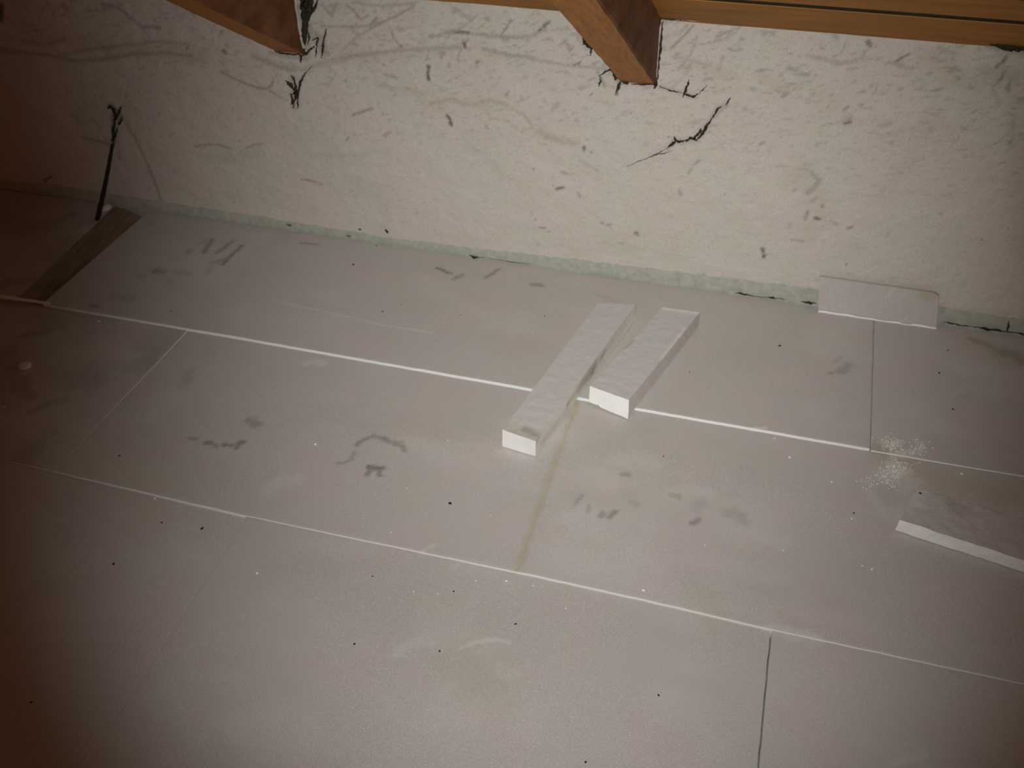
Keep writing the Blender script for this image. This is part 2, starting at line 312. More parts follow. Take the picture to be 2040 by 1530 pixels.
def lump(name, px, thick, mat, parent=None, y=YW, out=0.0, seed=0, div=3):
    """ragged pad of mortar on the wall with the outline given by px"""
    P = [wall(u, v, y) for u, v in px]; r = random.Random(seed); Q = []
    for i in range(len(P)):
        a, b = P[i], P[(i+1) % len(P)]
        for k in range(div):
            q = a+(b-a)*k/div; Q.append(q+np.array([r.uniform(-1, 1)*.0012, 0, r.uniform(-1, 1)*.0012]))
    n = len(Q); c = sum(Q)/n
    v = [(q[0], YW+.004, q[2]) for q in Q]+[(c[0]+(q[0]-c[0])*.8, YW-thick*r.uniform(.7, 1.1)-out, c[2]+(q[2]-c[2])*.92) for q in Q]
    v += [(c[0], YW-thick*1.1-out, c[2])]
    f = [(i, n+i, n+(i+1) % n, (i+1) % n) for i in range(n)]+[(n+i, 2*n, n+(i+1) % n) for i in range(n)]
    return mesh_obj(name, v, f, mat, parent)
tag(lump('mortar_fillet', [(1304, 158), (1300, 120), (1303, 85), (1310, 45), (1321, 45), (1316, 90), (1312, 130), (1309, 158)], .012, M_MORTAR, seed=2),
    'thin pale mortar fillet packed along the right side of the centre rafter', 'mortar')
tag(lump('mortar_fillet', [(578, -20), (577, 20), (585, 60), (600, 78), (606, 100), (611, 96), (604, 60), (597, 20), (592, -20)], .014, M_MORTAR, seed=5),
    'pale mortar fillet in the corner between upper left rafter and wall', 'mortar')
tag(lump('mortar_fillet', [(1327, 38), (1327, 29), (1370, 29), (1432, 36), (1425, 42), (1370, 38)], .010, M_MORTAR, seed=6),
    'short pale strip of mortar under the roof board right of the centre rafter', 'mortar')
# ------------------------------------------------------------------ cobwebs and soot
def web(name, strands, label, seed=0, on=YW, group=None):
    """strands: (pixels, radius mm, distance off the wall in m at start, end)"""
    r = random.Random(seed); v = []; f = []
    for px, rad, d0, d1 in strands:
        pts = []
        for i in range(len(px)-1):
            for k in range(5):
                t = k/5; u = px[i][0]*(1-t)+px[i+1][0]*t; w_ = px[i][1]*(1-t)+px[i+1][1]*t
                pts.append((u+r.uniform(-1.1, 1.1), w_+r.uniform(-1.1, 1.1)))
        pts.append(px[-1]); n = len(pts); b0 = len(v)
        for i, (u, w_) in enumerate(pts):
            t = i/(n-1); q = wall(u, w_, YW-(d0*(1-t)+d1*t)-.004)
            rr = rad*.001*(0.35+math.sin(math.pi*min(max(t, .06), .94))*.8)*r.uniform(.55, 1.35)
            for k in range(4):
                a = k*math.pi/2+.5; v.append((q[0]+rr*math.cos(a), q[1]+rr*.5*math.sin(a+1), q[2]+rr*math.sin(a)))
        for i in range(n-1):
            for k in range(4): f.append((b0+i*4+k, b0+i*4+(k+1) % 4, b0+(i+1)*4+(k+1) % 4, b0+(i+1)*4+k))
        f += [(b0+3, b0+2, b0+1, b0), tuple(b0+(n-1)*4+k for k in range(4))]
    return tag(mesh_obj(name, v, f, M_WEB), label, 'cobweb', group)
web('cobweb', [([(585, 152), (588, 170), (590, 190), (584, 215)], 3.2, 0, .01), ([(606, 146), (598, 165), (594, 185), (593, 216)], 3.0, 0, .01), ([(568, 160), (578, 168), (586, 180)], 3.4, 0, .005),
  ([(583, 188), (592, 182), (597, 178)], 3.5, .004, .004), ([(622, 130), (612, 142), (603, 155)], 1.0, 0, 0), ([(579, 186), (583, 200), (582, 208)], 3.0, .004, .006), ([(580, 148), (584, 160)], 1.6, 0, 0)],
  'small black soot-laden cobweb tuft hanging on wall below the upper left rafter', 1)
web('cobweb', [([(598, -10), (604, 20), (608, 50), (606, 80), (604, 98)], 6.5, .01, 0), ([(622, -10), (616, 20), (610, 45)], 7.0, .01, .004), ([(610, -10), (612, 12), (612, 30)], 8.0, .01, .006), ([(634, -10), (628, 15), (618, 30), (613, 48)], 3.0, 0, 0),
  ([(626, 94), (617, 100), (608, 108), (600, 112)], 3.0, 0, .01), ([(650, 58), (645, 78), (643, 100), (640, 116)], 2.2, 0, 0), ([(645, 80), (642, 104)], 2.6, 0, 0), ([(622, 80), (634, 74), (630, 98), (629, 114)], 2.0, 0, 0), ([(612, 60), (616, 75), (613, 90)], 2.0, 0, 0),
  ([(548, 102), (560, 106), (580, 108), (602, 108)], 2.4, .01, .01), ([(596, 104), (600, 115), (598, 125)], 2.4, 0, 0)],
  'tangled black cobwebs and soot in the gap right of the upper left rafter', 2)
web('cobweb', [([(1456, 195), (1450, 202), (1446, 209)], 1.8, 0, 0), ([(1436, 212), (1430, 217), (1424, 226), (1418, 236)], 2.2, 0, 0), ([(1418, 236), (1409, 250), (1403, 260), (1396, 270), (1388, 280)], 3.6, 0, .004), ([(1396, 256), (1394, 264), (1385, 272), (1381, 277)], 3.0, 0, .004),
  ([(1388, 279), (1380, 276), (1372, 276), (1368, 282)], 2.8, 0, 0), ([(1369, 278), (1360, 282), (1352, 283), (1345, 278), (1343, 272)], 2.2, 0, 0), ([(1346, 280), (1340, 287), (1331, 294)], 2.8, 0, 0), ([(1331, 294), (1316, 303), (1298, 312), (1270, 322), (1248, 333)], 1.0, 0, 0), ([(1340, 300), (1320, 306), (1300, 310)], .9, 0, 0)],
  'long ragged black cobweb strand like a crack on wall right of the centre rafter', 3)
web('cobweb', [([(1373, 160), (1369, 172), (1363, 186), (1360, 194)], 2.4, .006, 0), ([(1314, 172), (1330, 179), (1345, 183), (1360, 184)], 1.3, 0, 0), ([(1362, 186), (1372, 191), (1382, 193), (1390, 187)], 2.6, 0, 0), ([(1390, 189), (1400, 178), (1410, 168)], .9, 0, 0)],
  'short black cobweb wisp just below and right of the centre rafter end', 4)
web('cobweb', [([(1160, 76), (1166, 86), (1172, 92), (1180, 98)], 3.6, .004, .01), ([(1176, 96), (1177, 104), (1176, 110)], 1.4, .004, 0), ([(1164, 80), (1161, 90)], 1.4, 0, 0)],
  'small black cobweb spot halfway up the lower left edge of the centre rafter', 15)
web('cobweb', [([(1213, 128), (1222, 142), (1232, 154), (1240, 160)], 4.6, .004, .004), ([(1240, 162), (1248, 166), (1252, 158)], 3.6, .004, .004), ([(1222, 140), (1212, 140), (1202, 146), (1192, 152)], 1.6, 0, 0), ([(1236, 162), (1232, 172), (1228, 184)], 2.6, .004, 0), ([(1258, 167), (1280, 168), (1300, 166), (1307, 172)], 2.0, .01, .006), ([(1307, 160), (1308, 168), (1304, 176)], 3.4, .01, 0), ([(1196, 152), (1196, 162), (1193, 172)], 1.6, 0, 0), ([(1228, 150), (1226, 160)], 2.8, 0, 0)],
  'black fringe of cobweb along the lower left edge of the centre rafter', 5)
web('cobweb', [([(1320, 42), (1318, 70), (1315, 100), (1312, 130), (1310, 158)], 2.6, .004, .004), ([(1318, 36), (1330, 38), (1350, 37), (1370, 36), (1400, 40), (1440, 43)], 2.4, .008, .004), ([(1440, 43), (1500, 48), (1560, 54)], 1.2, .004, .004)],
  'thin black line standing in for the crack and shadow edging the mortar right of the centre rafter', 6)  # dark strands put in for the crack and its shadow
web('cobweb', [([(1965, 84), (1990, 91), (2012, 97), (2040, 98), (2070, 101)], 5.0, .01, .01), ([(1985, 88), (2010, 94), (2045, 97)], 4.0, .014, .014)],
  'black strands standing in for the dark gap under the roof board at right edge', 7)  # dark strands put in for the shaded gap below the board
web('cobweb', [([(1465, 583), (1480, 586), (1500, 589)], 2.4, .008, .008), ([(1500, 590), (1540, 594), (1566, 597)], 1.2, .008, .008), ([(1598, 601), (1612, 603), (1626, 605)], 3.4, .008, .008), ([(1532, 592), (1545, 594)], 2.0, .008, .008)],
  'dark line of mould at wall base left of the upright foam offcut', 8)
web('cobweb', [([(1880, 641), (1892, 644), (1915, 648), (1940, 651)], 1.8, .008, .008), ([(1940, 651), (1975, 657), (2008, 661)], 3.0, .008, .008), ([(2010, 640), (2008, 652), (2007, 662)], 2.2, .008, .008), ([(2008, 661), (2040, 666), (2080, 671)], 2.4, .008, .008)],
  'dark line of mould at wall base right of the upright foam offcut', 9)
web('cobweb', [([(935, 508), (945, 513), (962, 513)], 2.2, .008, .008), ([(962, 513), (1000, 519), (1030, 523), (1060, 526)], 1.0, .008, .008), ([(768, 458), (773, 464)], 2.8, .006, .006), ([(571, 447), (579, 450)], 3.0, .006, .006), ([(690, 469), (698, 471)], 2.0, .006, .006), ([(714, 456), (719, 458)], 1.6, .006, .006)],
  'scattered black mould specks along the grey-green band left of centre', 10)['kind'] = 'stuff'
# ------------------------------------------------------------------ insulation boards
R1U = [-400, 0, 100, 250, 500, 840, 1050, 1275, 1500, 1733, 2040, 2500]; R1V = [530, 594, 612, 637, 680, 740, 777, 818, 857, 898, 950, 1030]
R2U = [-500, 0, 108, 300, 493, 700, 1030, 1300, 1540, 2040, 2600]; R2V = [800, 915, 940, 984, 1029, 1072, 1141, 1200, 1256, 1363, 1486]
WU = [-200, 0, 191, 310, 580, 800, 940, 1200, 1450, 1630, 1870, 2040, 2500]; WV = [340, 371, 389, 413, 457, 490, 513, 553, 585, 610, 645, 665, 720]
def edge(us, vs):
    P = [fl(u, v) for u, v in zip(us, vs)]; x = [p[0] for p in P]; y = [p[1] for p in P]
    return lambda X: np.interp(X, x, y)
Y1, Y2, Y3 = edge(R1U, R1V), edge(R2U, R2V), edge(WU, WV)
BD = [  # dark marks on the boards
 ([(406,503),(414,490),(423,477)],5,.55),([(432,503),(450,491),(465,480)],4.5,.55),([(444,526),(462,507),(482,489)],4.5,.7),([(420,525),(440,519),(450,515)],7,.5),([(412,545),(424,532)],6,.4),([(376,500),(374,504)],8,.5),
 ([(312,540),(328,541)],9,.65),([(352,542),(375,546)],9,.45),([(282,550)],8,.3),([(340,562)],8,.25),([(230,592),(262,597)],12,.3),([(182,610),(196,612)],6,.6),([(400,485),(410,478)],4,.2),
 ([(872,534),(886,539),(894,543)],5,.6),([(905,556),(914,551),(920,548)],5,.45),([(970,553),(980,546),(994,536)],4,.5),([(598,484),(615,485),(634,488)],3,.4),([(1062,567),(1080,569)],5,.5),
 ([(498,836),(506,840),(510,846)],9,.55),([(412,880),(425,883),(430,886)],4.5,.65),([(447,884),(460,886)],4,.7),([(470,890),(474,881),(484,880)],4,.65),([(378,872),(392,872)],4,.35),
 ([(668,922),(686,921),(700,914),(706,898)],3,.32),([(712,884),(722,874),(744,867),(765,872)],3.5,.5),([(765,872),(785,882),(800,886),(808,898)],4,.55),([(785,878),(800,880)],3,.4),
 ([(736,930),(748,930),(758,932)],5,.7),([(738,934),(732,944)],3.5,.6),([(752,934),(756,946)],3.5,.55),([(1146,1003),(1156,990),(1160,986)],3,.35),([(1170,1020),(1174,1008)],2.5,.35),([(1196,1028),(1202,1022)],4,.5),([(1214,1030),(1218,1022),(1226,1018)],4,.55),
 ([(1240,944),(1250,945)],5,.4),([(1262,1000),(1268,1003)],6,.3),([(1376,1042),(1392,1036)],4,.45),([(1465,1022),(1478,1030),(1480,1038)],8,.4),([(1340,985),(1352,988)],5,.4),([(1400,995),(1385,1015)],8,.25),([(1445,1018),(1450,1024)],6,.3),
 ([(1672,742),(1682,736),(1690,728)],8,.45),([(1655,744)],4,.5),([(1662,722),(1675,712)],4,.2),([(1935,675),(1955,680),(1975,690)],8,.45),([(1995,700),(2020,706),(2035,715)],14,.5),([(1920,790),(1935,780)],8,.2),
 ([(40,668),(70,664),(100,655)],7,.6),([(10,700),(40,760)],22,.4),([(30,770),(60,785)],14,.4),([(60,820),(100,800),(130,795)],8,.35),([(55,560),(15,565),(0,575)],16,.4),([(120,440),(145,428)],12,.4),([(130,480),(110,540)],14,.3),([(150,625),(165,628),(180,632)],6,.5),([(230,628)],8,.3),
 ([(375,740),(370,760)],10,.25),([(300,440),(305,450)],4,.2),([(1185,585),(1230,600)],5,.12),([(1748,896),(1765,898),(1752,885)],9,.25)]
BG = [([(1150,802),(1120,880),(1090,960),(1065,1040),(1032,1134)],5.5,.6),([(935,1330),(950,1350),(965,1345)],34,.38),([(975,1385),(1000,1395)],20,.25),([(1400,1190),(1420,1230)],20,.25),([(1250,975),(1265,990)],16,.35),([(1770,905),(1900,970),(2040,985)],24,.5),
 ([(1940,680),(2020,715)],26,.35),([(150,900),(300,1000)],60,.22),([(1000,700),(1050,690)],18,.15)]
BW = [([(610,722),(628,718),(645,724)],7,.35),([(545,600),(650,622),(760,648),(865,664)],1.5,.35),([(530,975),(560,958),(590,955)],12,.2),([(1230,915),(1270,912),(1300,925)],16,.18),([(1340,985),(1375,975),(1410,985)],16,.18),([(1130,1030),(1170,1020)],16,.18),
 ([(922,1287),(945,1277),(974,1272),(1000,1273),(1016,1278)],3,.45),([(794,1298),(815,1282),(842,1274),(860,1276)],8,.2),([(1020,1340),(990,1330)],10,.15),([(840,1100),(852,1092),(866,1085)],3,.3),([(900,1128),(912,1122)],4,.25),
 ([(1500,1055),(1460,1050),(1560,1080)],12,.14),([(1785,925),(1800,935),(1790,945)],13,.55),([(1760,880),(1775,890),(1790,880)],6,.45),([(1780,905),(1820,900),(1835,890)],7,.4),([(1760,940),(1810,952),(1830,955)],10,.28),([(1730,980),(1760,1010)],8,.2),([(1800,975),(1815,965)],10,.25),
 ([(35,735),(48,742),(62,722)],5,.5),([(1500,855),(1525,853)],2.5,.6),([(1530,1248),(1580,1262),(1625,1270)],9,.3),([(170,452),(165,460)],4,.5),([(208,405),(216,412),(212,425)],8,.45),([(215,425),(200,440),(170,462)],3,.5),([(80,460),(76,464)],4,.3),([(1780,1520),(1840,1500)],6,.25),
 ([(690,1100),(740,1085),(560,1090)],16,.08),([(1150,1150),(1200,1170)],16,.1),([(1420,1120),(1540,1150)],22,.1),([(100,600),(60,600),(10,592)],6,.35)]
def board(label, x0a, x0b, x1a, x1b, ya, yb, zc, g=(.0012, .0012, .0012, .0012), dirty=1.0, step=0.0046, sidemat=None):
    """x0a/x1a: X at near edge, x0b/x1b: X at far edge; ya/yb near and far edge curves; zc: top height at 4 corners nl,nr,fl,fr"""
    nx = int(abs(x1a-x0a)/step)+2; ny = int(0.5/step)+2
    sx = np.linspace(0, 1, nx); ty = np.linspace(0, 1, ny)
    S, T = np.meshgrid(sx, ty)
    gl, gr, gn, gf = g
    XN = x0a+gl+(x1a-gr-x0a-gl)*S; XF = x0b+gl+(x1b-gr-x0b-gl)*S
    YN = ya(XN)+gn if callable(ya) else ya+gn+0*S; YF = yb(XF)-gf if callable(yb) else yb-gf+0*S
    X = XN*(1-T)+XF*T; Y = YN*(1-T)+YF*T
    ed = (fbm(X*30, Y*30, 21, 3)-.5)*.0016
    X = X+np.where((S == 0) | (S == 1), ed, 0); Y = Y+np.where((T == 0) | (T == 1), ed, 0)
    Z = (zc[0]*(1-S)+zc[1]*S)*(1-T)+(zc[2]*(1-S)+zc[3]*S)*T
    Z = Z+(fbm(X*6, Y*6, 31, 3)-.5)*.0016
    dn = np.minimum(np.minimum(S, 1-S)*(x1a-x0a), np.minimum(T, 1-T)*0.5)
    Z = Z-np.where(dn < 1e-6, .0004, 0)
    x, y, z = X.ravel(), Y.ravel(), Z.ravel(); P = np.column_stack([x, y]); n = len(x)
    ch = [np.zeros(n), np.zeros(n), np.zeros(n)]
    for lst, c_, sc in ((BD, ch[0], .85), (BG, ch[1], .8), (BW, ch[2], 1.0)):
        for i, (px, wpx, s) in enumerate(lst):
            pts = np.array([fl(u, v, .003)[:2] for u, v in px])
            if pts[:, 0].max() < x.min()-.1 or pts[:, 0].min() > x.max()+.1 or pts[:, 1].max() < y.min()-.1 or pts[:, 1].min() > y.max()+.1: continue
            stamp(P, c_, pts, wpx*0.0016+0.0012, s*sc*((1.1 if wpx < 6 else .75) if c_ is not ch[2] else .6), 400+i, .75, 150)
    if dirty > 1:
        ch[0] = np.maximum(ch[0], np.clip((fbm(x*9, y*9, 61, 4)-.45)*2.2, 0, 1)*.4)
    k = fbm(x*5+3, y*9, 90, 4); ch[2] = np.maximum(ch[2], np.clip((k-.58)*3, 0, 1)*.14)
    k = fbm(x*4-3, y*7+5, 95, 4); ch[0] = np.maximum(ch[0], np.clip((k-.6)*3, 0, 1)*.08)
    idx = np.arange(nx*ny).reshape(ny, nx)
    f = np.column_stack([idx[:-1, :-1].ravel(), idx[:-1, 1:].ravel(), idx[1:, 1:].ravel(), idx[1:, :-1].ravel()]).tolist()
    fm = [0]*len(f)
    ring = idx[0].tolist()+idx[1:, -1].tolist()+idx[-1, -2::-1].tolist()+idx[-2:0:-1, 0].tolist()
    V_ = np.column_stack([x, y, z]); low = V_[ring].copy(); mid = V_[ring].copy(); mid[:, 2] -= .003; low[:, 2] = -.052
    m = len(ring); V_ = np.vstack([V_, V_[ring]*[1, 1, 1]-[0, 0, .0002], low])
    for i in range(m):
        j = (i+1) % m; f.append([ring[i], n+i, n+j, ring[j]][::-1]); fm.append(1)
        f.append([n+i, n+m+i, n+m+j, n+j][::-1]); fm.append(1)
    f.append([n+m+i for i in range(m)][::-1]); fm.append(1)
    col = np.vstack([np.column_stack(ch+[np.ones(n)]), np.tile([0, 0, 0, 1], (2*m, 1))])
    o = mesh_obj('insulation_board', V_, f, [M_TOP, sidemat or M_SIDE], None, fm, col=col, smooth=False)
    return tag(o, label, 'insulation board', 'pale foam insulation boards covering the floor')
def fx(u, v): return fl(u, v)[0]
def yfar(X): return np.minimum(Y3(X), YW-0.007)
ax, bx0, bx1 = (fx(95, 600), fx(303, 415)), fx(108, 940), fx(365, 668)
cN, cF = fx(834, 733), fx(945, 545); dN, dF = fx(1030, 1136), fx(1148, 808); eN, eF = fx(215, 1455), fx(490, 1030)
fN, fF = fx(1733, 897), fx(1741, 640); gN, gF = fx(1515, 1500), fx(1536, 1260)
eN, gN = eF+(eN-eF)*.5/.45, gF+(gN-gF)*1.9
B0x = -1.805
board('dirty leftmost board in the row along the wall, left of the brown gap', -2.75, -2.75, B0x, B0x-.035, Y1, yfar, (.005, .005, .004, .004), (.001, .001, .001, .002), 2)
board('board along the wall at left bearing a dark handprint, right of the brown gap', ax[0], ax[1], cN, cF, Y1, yfar, (.0062, .0050, .002, .0016), (.001, .0001, .0018, .002))
board('middle board of the row along the wall, under the far ends of both foam strips', cN, cF, fN, fF, Y1, yfar, (.0058, .0048, .0026, .002), (.0001, .001, .0016, .002))
board('rightmost board of the row along the wall, right of the dark joint', fN, fF, 1.26, 1.27, Y1, yfar, (.0015, .0015, .001, .001), (.0016, .001, .001, .002))
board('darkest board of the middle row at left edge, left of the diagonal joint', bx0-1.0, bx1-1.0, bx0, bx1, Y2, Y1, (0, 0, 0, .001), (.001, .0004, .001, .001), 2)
board('middle-row board with smudged arc and footprint marks, left of the foam strips', bx0, bx1, dN, dF, Y2, Y1, (.001, .002, 0, 0), (.0012, .0002, .001, .001))
board('middle-row board in front of the short foam strip, running to right edge', dN, dF, dN+1.0, dF+1.0, Y2, Y1, (.003, .001, 0, 0), (.0002, .001, .001, .001))
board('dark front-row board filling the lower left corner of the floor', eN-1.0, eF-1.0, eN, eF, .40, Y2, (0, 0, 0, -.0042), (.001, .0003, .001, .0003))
board('large front-row board at bottom centre with a faint yellowish stain', eN, eF, gN, gF, .40, Y2, (-.001, 0, 0, -.0022), (.0003, .0014, .001, .0003))
board('front-row board in lower right corner, right of the dark joint', gN, gF, gN+1.0, gF+1.0, .40, Y2, (0, 0, 0, -.002), (.0014, .001, .001, .0004))
bm = box('batten', ax[0]-.125, ax[0]-.005, 1.568, YW-.012, -.051, -.022, M_BATTEN)
def tilt():                                   # tilt shaped for shade: left edge hides bright board side, right edge sinks dark
    xl = B0x+.004; Y0_, Y1_ = 1.572, YW-.014; v = []
    for y, t in ((Y0_, 0), (Y1_, 1)):
        xa = B0x-.035*t+.001; xb = ax[0]+(ax[1]-ax[0])*t-.001
        v += [(xa, y, -.0515), (xb, y, -.0515), (xb, y, -.030), (xb-.045, y, -.012), (xa, y, .0062)]
    bm.data.clear_geometry()
    bm.data.from_pydata(v, [], [(0, 1, 2, 3, 4)[::1], (9, 8, 7, 6, 5)]+[(k, 5+k, 5+(k+1) % 5, (k+1) % 5) for k in range(5)]); bm.data.update()
tilt(); tag(bm, 'dusty brown batten lying in the gap between two boards at left', 'batten')
# ------------------------------------------------------------------ foam offcuts
def prism(name, top, bot, mats, label, cat, n=(5, 26, 6), amp=.0012, stains=(), parent=None, seed=0, lift=False):
    """block between two quads (front-left, front-right, back-right, back-left); own shape, slightly uneven saw cuts"""
    t = np.array(top); b = np.array(bot); nx, ny, nz = n; V_ = []; F_ = []; FM = []; key = {}
    def pt(i, j, k):
        if (i, j, k) in key: return key[(i, j, k)]
        s, q, h = i/nx, j/ny, k/nz
        e = lambda Q: (Q[0]*(1-s)+Q[1]*s)*(1-q)+(Q[3]*(1-s)+Q[2]*s)*q
        p = e(b)*(1-h)+e(t)*h
        a = np.array([p[0]*60+seed, p[1]*60+p[2]*40])
        d = np.array([fbm(a[:1], a[1:], s_+seed, 3)[0]-.5 for s_ in (1, 2, 3)])*amp*2
        if k == 0: d[2] = 0
        p = p+d
        if lift and h < .25: p[2] = max(p[2], .0072 if p[1] > 1.55 else .0038)
        key[(i, j, k)] = len(V_); V_.append(p); return key[(i, j, k)]
    def quad(a, m): F_.append(a); FM.append(m)
    for i in range(nx):
        for j in range(ny):
            quad([pt(i, j, nz), pt(i+1, j, nz), pt(i+1, j+1, nz), pt(i, j+1, nz)], 0)
            quad([pt(i, j, 0), pt(i, j+1, 0), pt(i+1, j+1, 0), pt(i+1, j, 0)], 1)
    for k in range(nz):
        for i in range(nx):
            quad([pt(i, 0, k), pt(i+1, 0, k), pt(i+1, 0, k+1), pt(i, 0, k+1)], 2)
            quad([pt(i, ny, k), pt(i, ny, k+1), pt(i+1, ny, k+1), pt(i+1, ny, k)], 1)
        for j in range(ny):
            quad([pt(0, j, k), pt(0, j, k+1), pt(0, j+1, k+1), pt(0, j+1, k)], 1)
            quad([pt(nx, j, k), pt(nx, j+1, k), pt(nx, j+1, k+1), pt(nx, j, k+1)], 1)
    V_ = np.array(V_); ch = [np.zeros(len(V_)) for _ in range(3)]
    for c_, pts, wd, s in stains:
        A = np.array(pts, float); d = np.full(len(V_), 9.)
        for i in range(max(1, len(A)-1)):
            a, e = A[i], A[min(i+1, len(A)-1)]; ab = e-a; tt = np.clip(((V_-a)@ab)/max(ab@ab, 1e-9), 0, 1)
            d = np.minimum(d, np.linalg.norm(V_-(a+tt[:, None]*ab), axis=1))
        ch[c_] = np.maximum(ch[c_], s*np.clip(1.3-d/wd, 0, 1))
    col = np.column_stack(ch+[np.ones(len(V_))])
    o = mesh_obj(name, V_, F_, mats, parent, FM, smooth=False, col=col)
    return tag(o, label, cat)
H1 = .050; Z0 = .0012
t1 = [fl(1001, 856, H1), fl(1067, 879, H1), fl(1266, 607, H1), fl(1193, 602, H1)]
b1 = [fl(1001, 891, Z0), fl(1067, 911, Z0), t1[2]*[1, 1, 0]+[.002, 0, Z0], t1[3]*[1, 1, 0]+[0, 0, Z0]]
for q in (b1[2], b1[3], b1[0], b1[1]): q[2] = .0065 if q[1] > 1.56 else .003
b1[0][2] = b1[1][2] = .003
mid1 = fl(1197, 695, .03); mid2 = fl(1140, 803, .02)
prism('foam_strip', t1, b1, [M_SCRAP, M_SCRAPSIDE, M_SIDE], 'longer sawn white foam strip, left one of the two lying across the floor joint', 'foam offcut', (16, 120, 10), .0008,
      [(1, [t1[0]+[0.0, .01, 0], t1[1]+[0, .01, 0]], .018, .35), (0, [t1[1]+[-.03, .03, 0], t1[1]+[-.006, .02, 0]], .010, .35), (0, [fl(1203, 697, .035), fl(1196, 712, .03)], .007, .5),
       (0, [fl(1183, 735, .03), fl(1180, 745, .02)], .007, .35), (0, [fl(1132, 805, .03), fl(1136, 815, .02)], .007, .4), (1, [fl(1135, 800, .03), fl(1187, 730, .03)], .016, .5), (1, [fl(1080, 880, .02), fl(1160, 790, .01)], .012, .3)], seed=3, lift=True)
H2 = .046
t2 = [fl(1175, 769, H2), fl(1253, 797, H2), fl(1394, 622, H2), fl(1320, 612, H2)]
b2 = [fl(1173, 803, .003), fl(1251, 835, .003), t2[2]*[1, 1, 0]+[.001, 0, .0065], t2[3]*[1, 1, 0]+[0, 0, .0065]]
M_DULL = foam('dusty_foam_side', (0.60, 0.55, 0.53), (0.62, 0.55, 0.53), (0.57, 0.56, 0.53), (0.5, 0.46, 0.44), 0.2, True, 0.1)
prism('foam_strip', t2, b2, [M_SCRAP, M_DULL, M_SIDE], 'shorter sawn white foam strip, right one of the two, with a bright white end', 'foam offcut', (16, 90, 10), .0008,
      [(2, [t2[3], t2[2]], .012, .5), (2, [t2[2]*.45+t2[1]*.55, t2[2]*.8+t2[1]*.2], .006, .4), (0, [t2[0]*.55+t2[3]*.45, t2[0]*.45+t2[3]*.55], .004, .5)], seed=8, lift=True)
HS = .031
t3 = [fl(1793, 1036, HS), np.array([.80, 1.262, HS]), np.array([.82, 1.372, HS]), fl(1828, 972, HS)]
b3 = [t3[0]*[1, 1, 0]+[-.002, -.001, .003], t3[1]*[1, 1, 0]+[0, 0, .003], t3[2]*[1, 1, 0]+[0, 0, .003], t3[3]*[1, 1, 0]+[-.004, .004, .003]]
prism('foam_slab', t3, b3, [M_TOP, M_SIDE, M_SIDE], 'raised foam slab offcut with bright front edge at the right edge of the floor', 'foam offcut', (90, 22, 6), .0016,
      [(2, [t3[0]+[.02, .05, 0], t3[3]], .02, .15), (0, [fl(1900, 1005, HS), fl(1912, 1015, HS)], .02, .2)], seed=5)
# upright offcut at the wall
ya = YW-.026
pl = [wall(1632, 611, ya), wall(1868, 645, ya)]; pt_ = [wall(1632, 551, ya+.004), wall(1872, 585, ya+.003)]
zb = .002
fr = [np.array([pl[0][0], ya, zb]), np.array([pl[1][0], ya, zb]), np.array([pl[1][0], ya+.011, zb]), np.array([pl[0][0], ya+.011, zb])]
tp = [pt_[0], pt_[1], pt_[1]+[0, .009, -.001], pt_[0]+[0, .009, -.001]]
off = empty('foam_offcut', (float((pl[0][0]+pl[1][0])/2), ya+.012, zb), 'flat rectangular foam offcut standing upright against the foot of the wall', 'foam offcut')
def under(o, parent):
    o.parent = parent
    me = o.data; L_ = parent.location
    for v in me.vertices: v.co -= L_
    return o
pc = prism('panel', tp, fr, [M_TOP, M_TOP, M_TOP], None, None, (60, 6, 24), .0012, [(1, [pt_[1]+[-.03, 0, -.006], pt_[1]], .02, .5), (2, [wall(1768, 592, ya), wall(1790, 566, ya)], .004, .4)], seed=9)
# chipped top right corner
for v in pc.data.vertices:
    dx = pt_[1][0]-v.co.x; lim = pt_[1][2]+.012-max(0, .035-dx)*.55
    if v.co.z > lim: v.co.z = lim
under(pc, off)
def footstrip():
    n = 60; v = []
    for i in range(n+1):
        s = i/n; x = pl[0][0]*(1-s)+pl[1][0]*s
        a = .0035+.0012*math.sin(s*9)+.0008*math.sin(s*31); g = .25 if .70 < s < .80 else 1.0
        for (dy, dz) in ((0, 0), (-.004, 0), (-.0045, a*g), (-.002, a*g+.001), (0, a*g+.001)): v.append((x, ya-.0012+dy, zb+dz))
    f = [(i*5+k, i*5+(k+1) % 5, (i+1)*5+(k+1) % 5, (i+1)*5+k) for i in range(n) for k in range(5)]+[(4, 3, 2, 1, 0), tuple(n*5+k for k in range(5))]
    return mesh_obj('cut_edge', v, f, M_SIDE)
fs = under(footstrip(), off); fs['label'] = 'bright white cut edge along the foot'
# ------------------------------------------------------------------ rod
def rod():
    a = fl(194, 438, .005); a[2] = .006; b = wall(224, 288, YW-.006); n = 22; v = []; k6 = 8
    for i in range(n+1):
        t = i/n; c = a*(1-t)+b*t; c = c+np.array([.004*math.sin(t*3.1), -.003*math.sin(t*3.1), 0]); r = (.0085*(1-t)+.0052*t)*(1+.06*math.sin(t*40))
        if i == 0: r *= .8
        for k in range(k6): an = 2*math.pi*k/k6; v.append((c[0]+r*math.cos(an), c[1]+r*math.sin(an), c[2]))
    f = [(i*k6+k, i*k6+(k+1) % k6, (i+1)*k6+(k+1) % k6, (i+1)*k6+k) for i in range(n) for k in range(k6)]+[tuple(range(k6-1, -1, -1)), tuple(n*k6+k for k in range(k6))]
    return tag(mesh_obj('metal_rod', v, f, M_ROD), 'thin black rod leaning against the wall at left, foot beside the gap', 'rod')
rod()
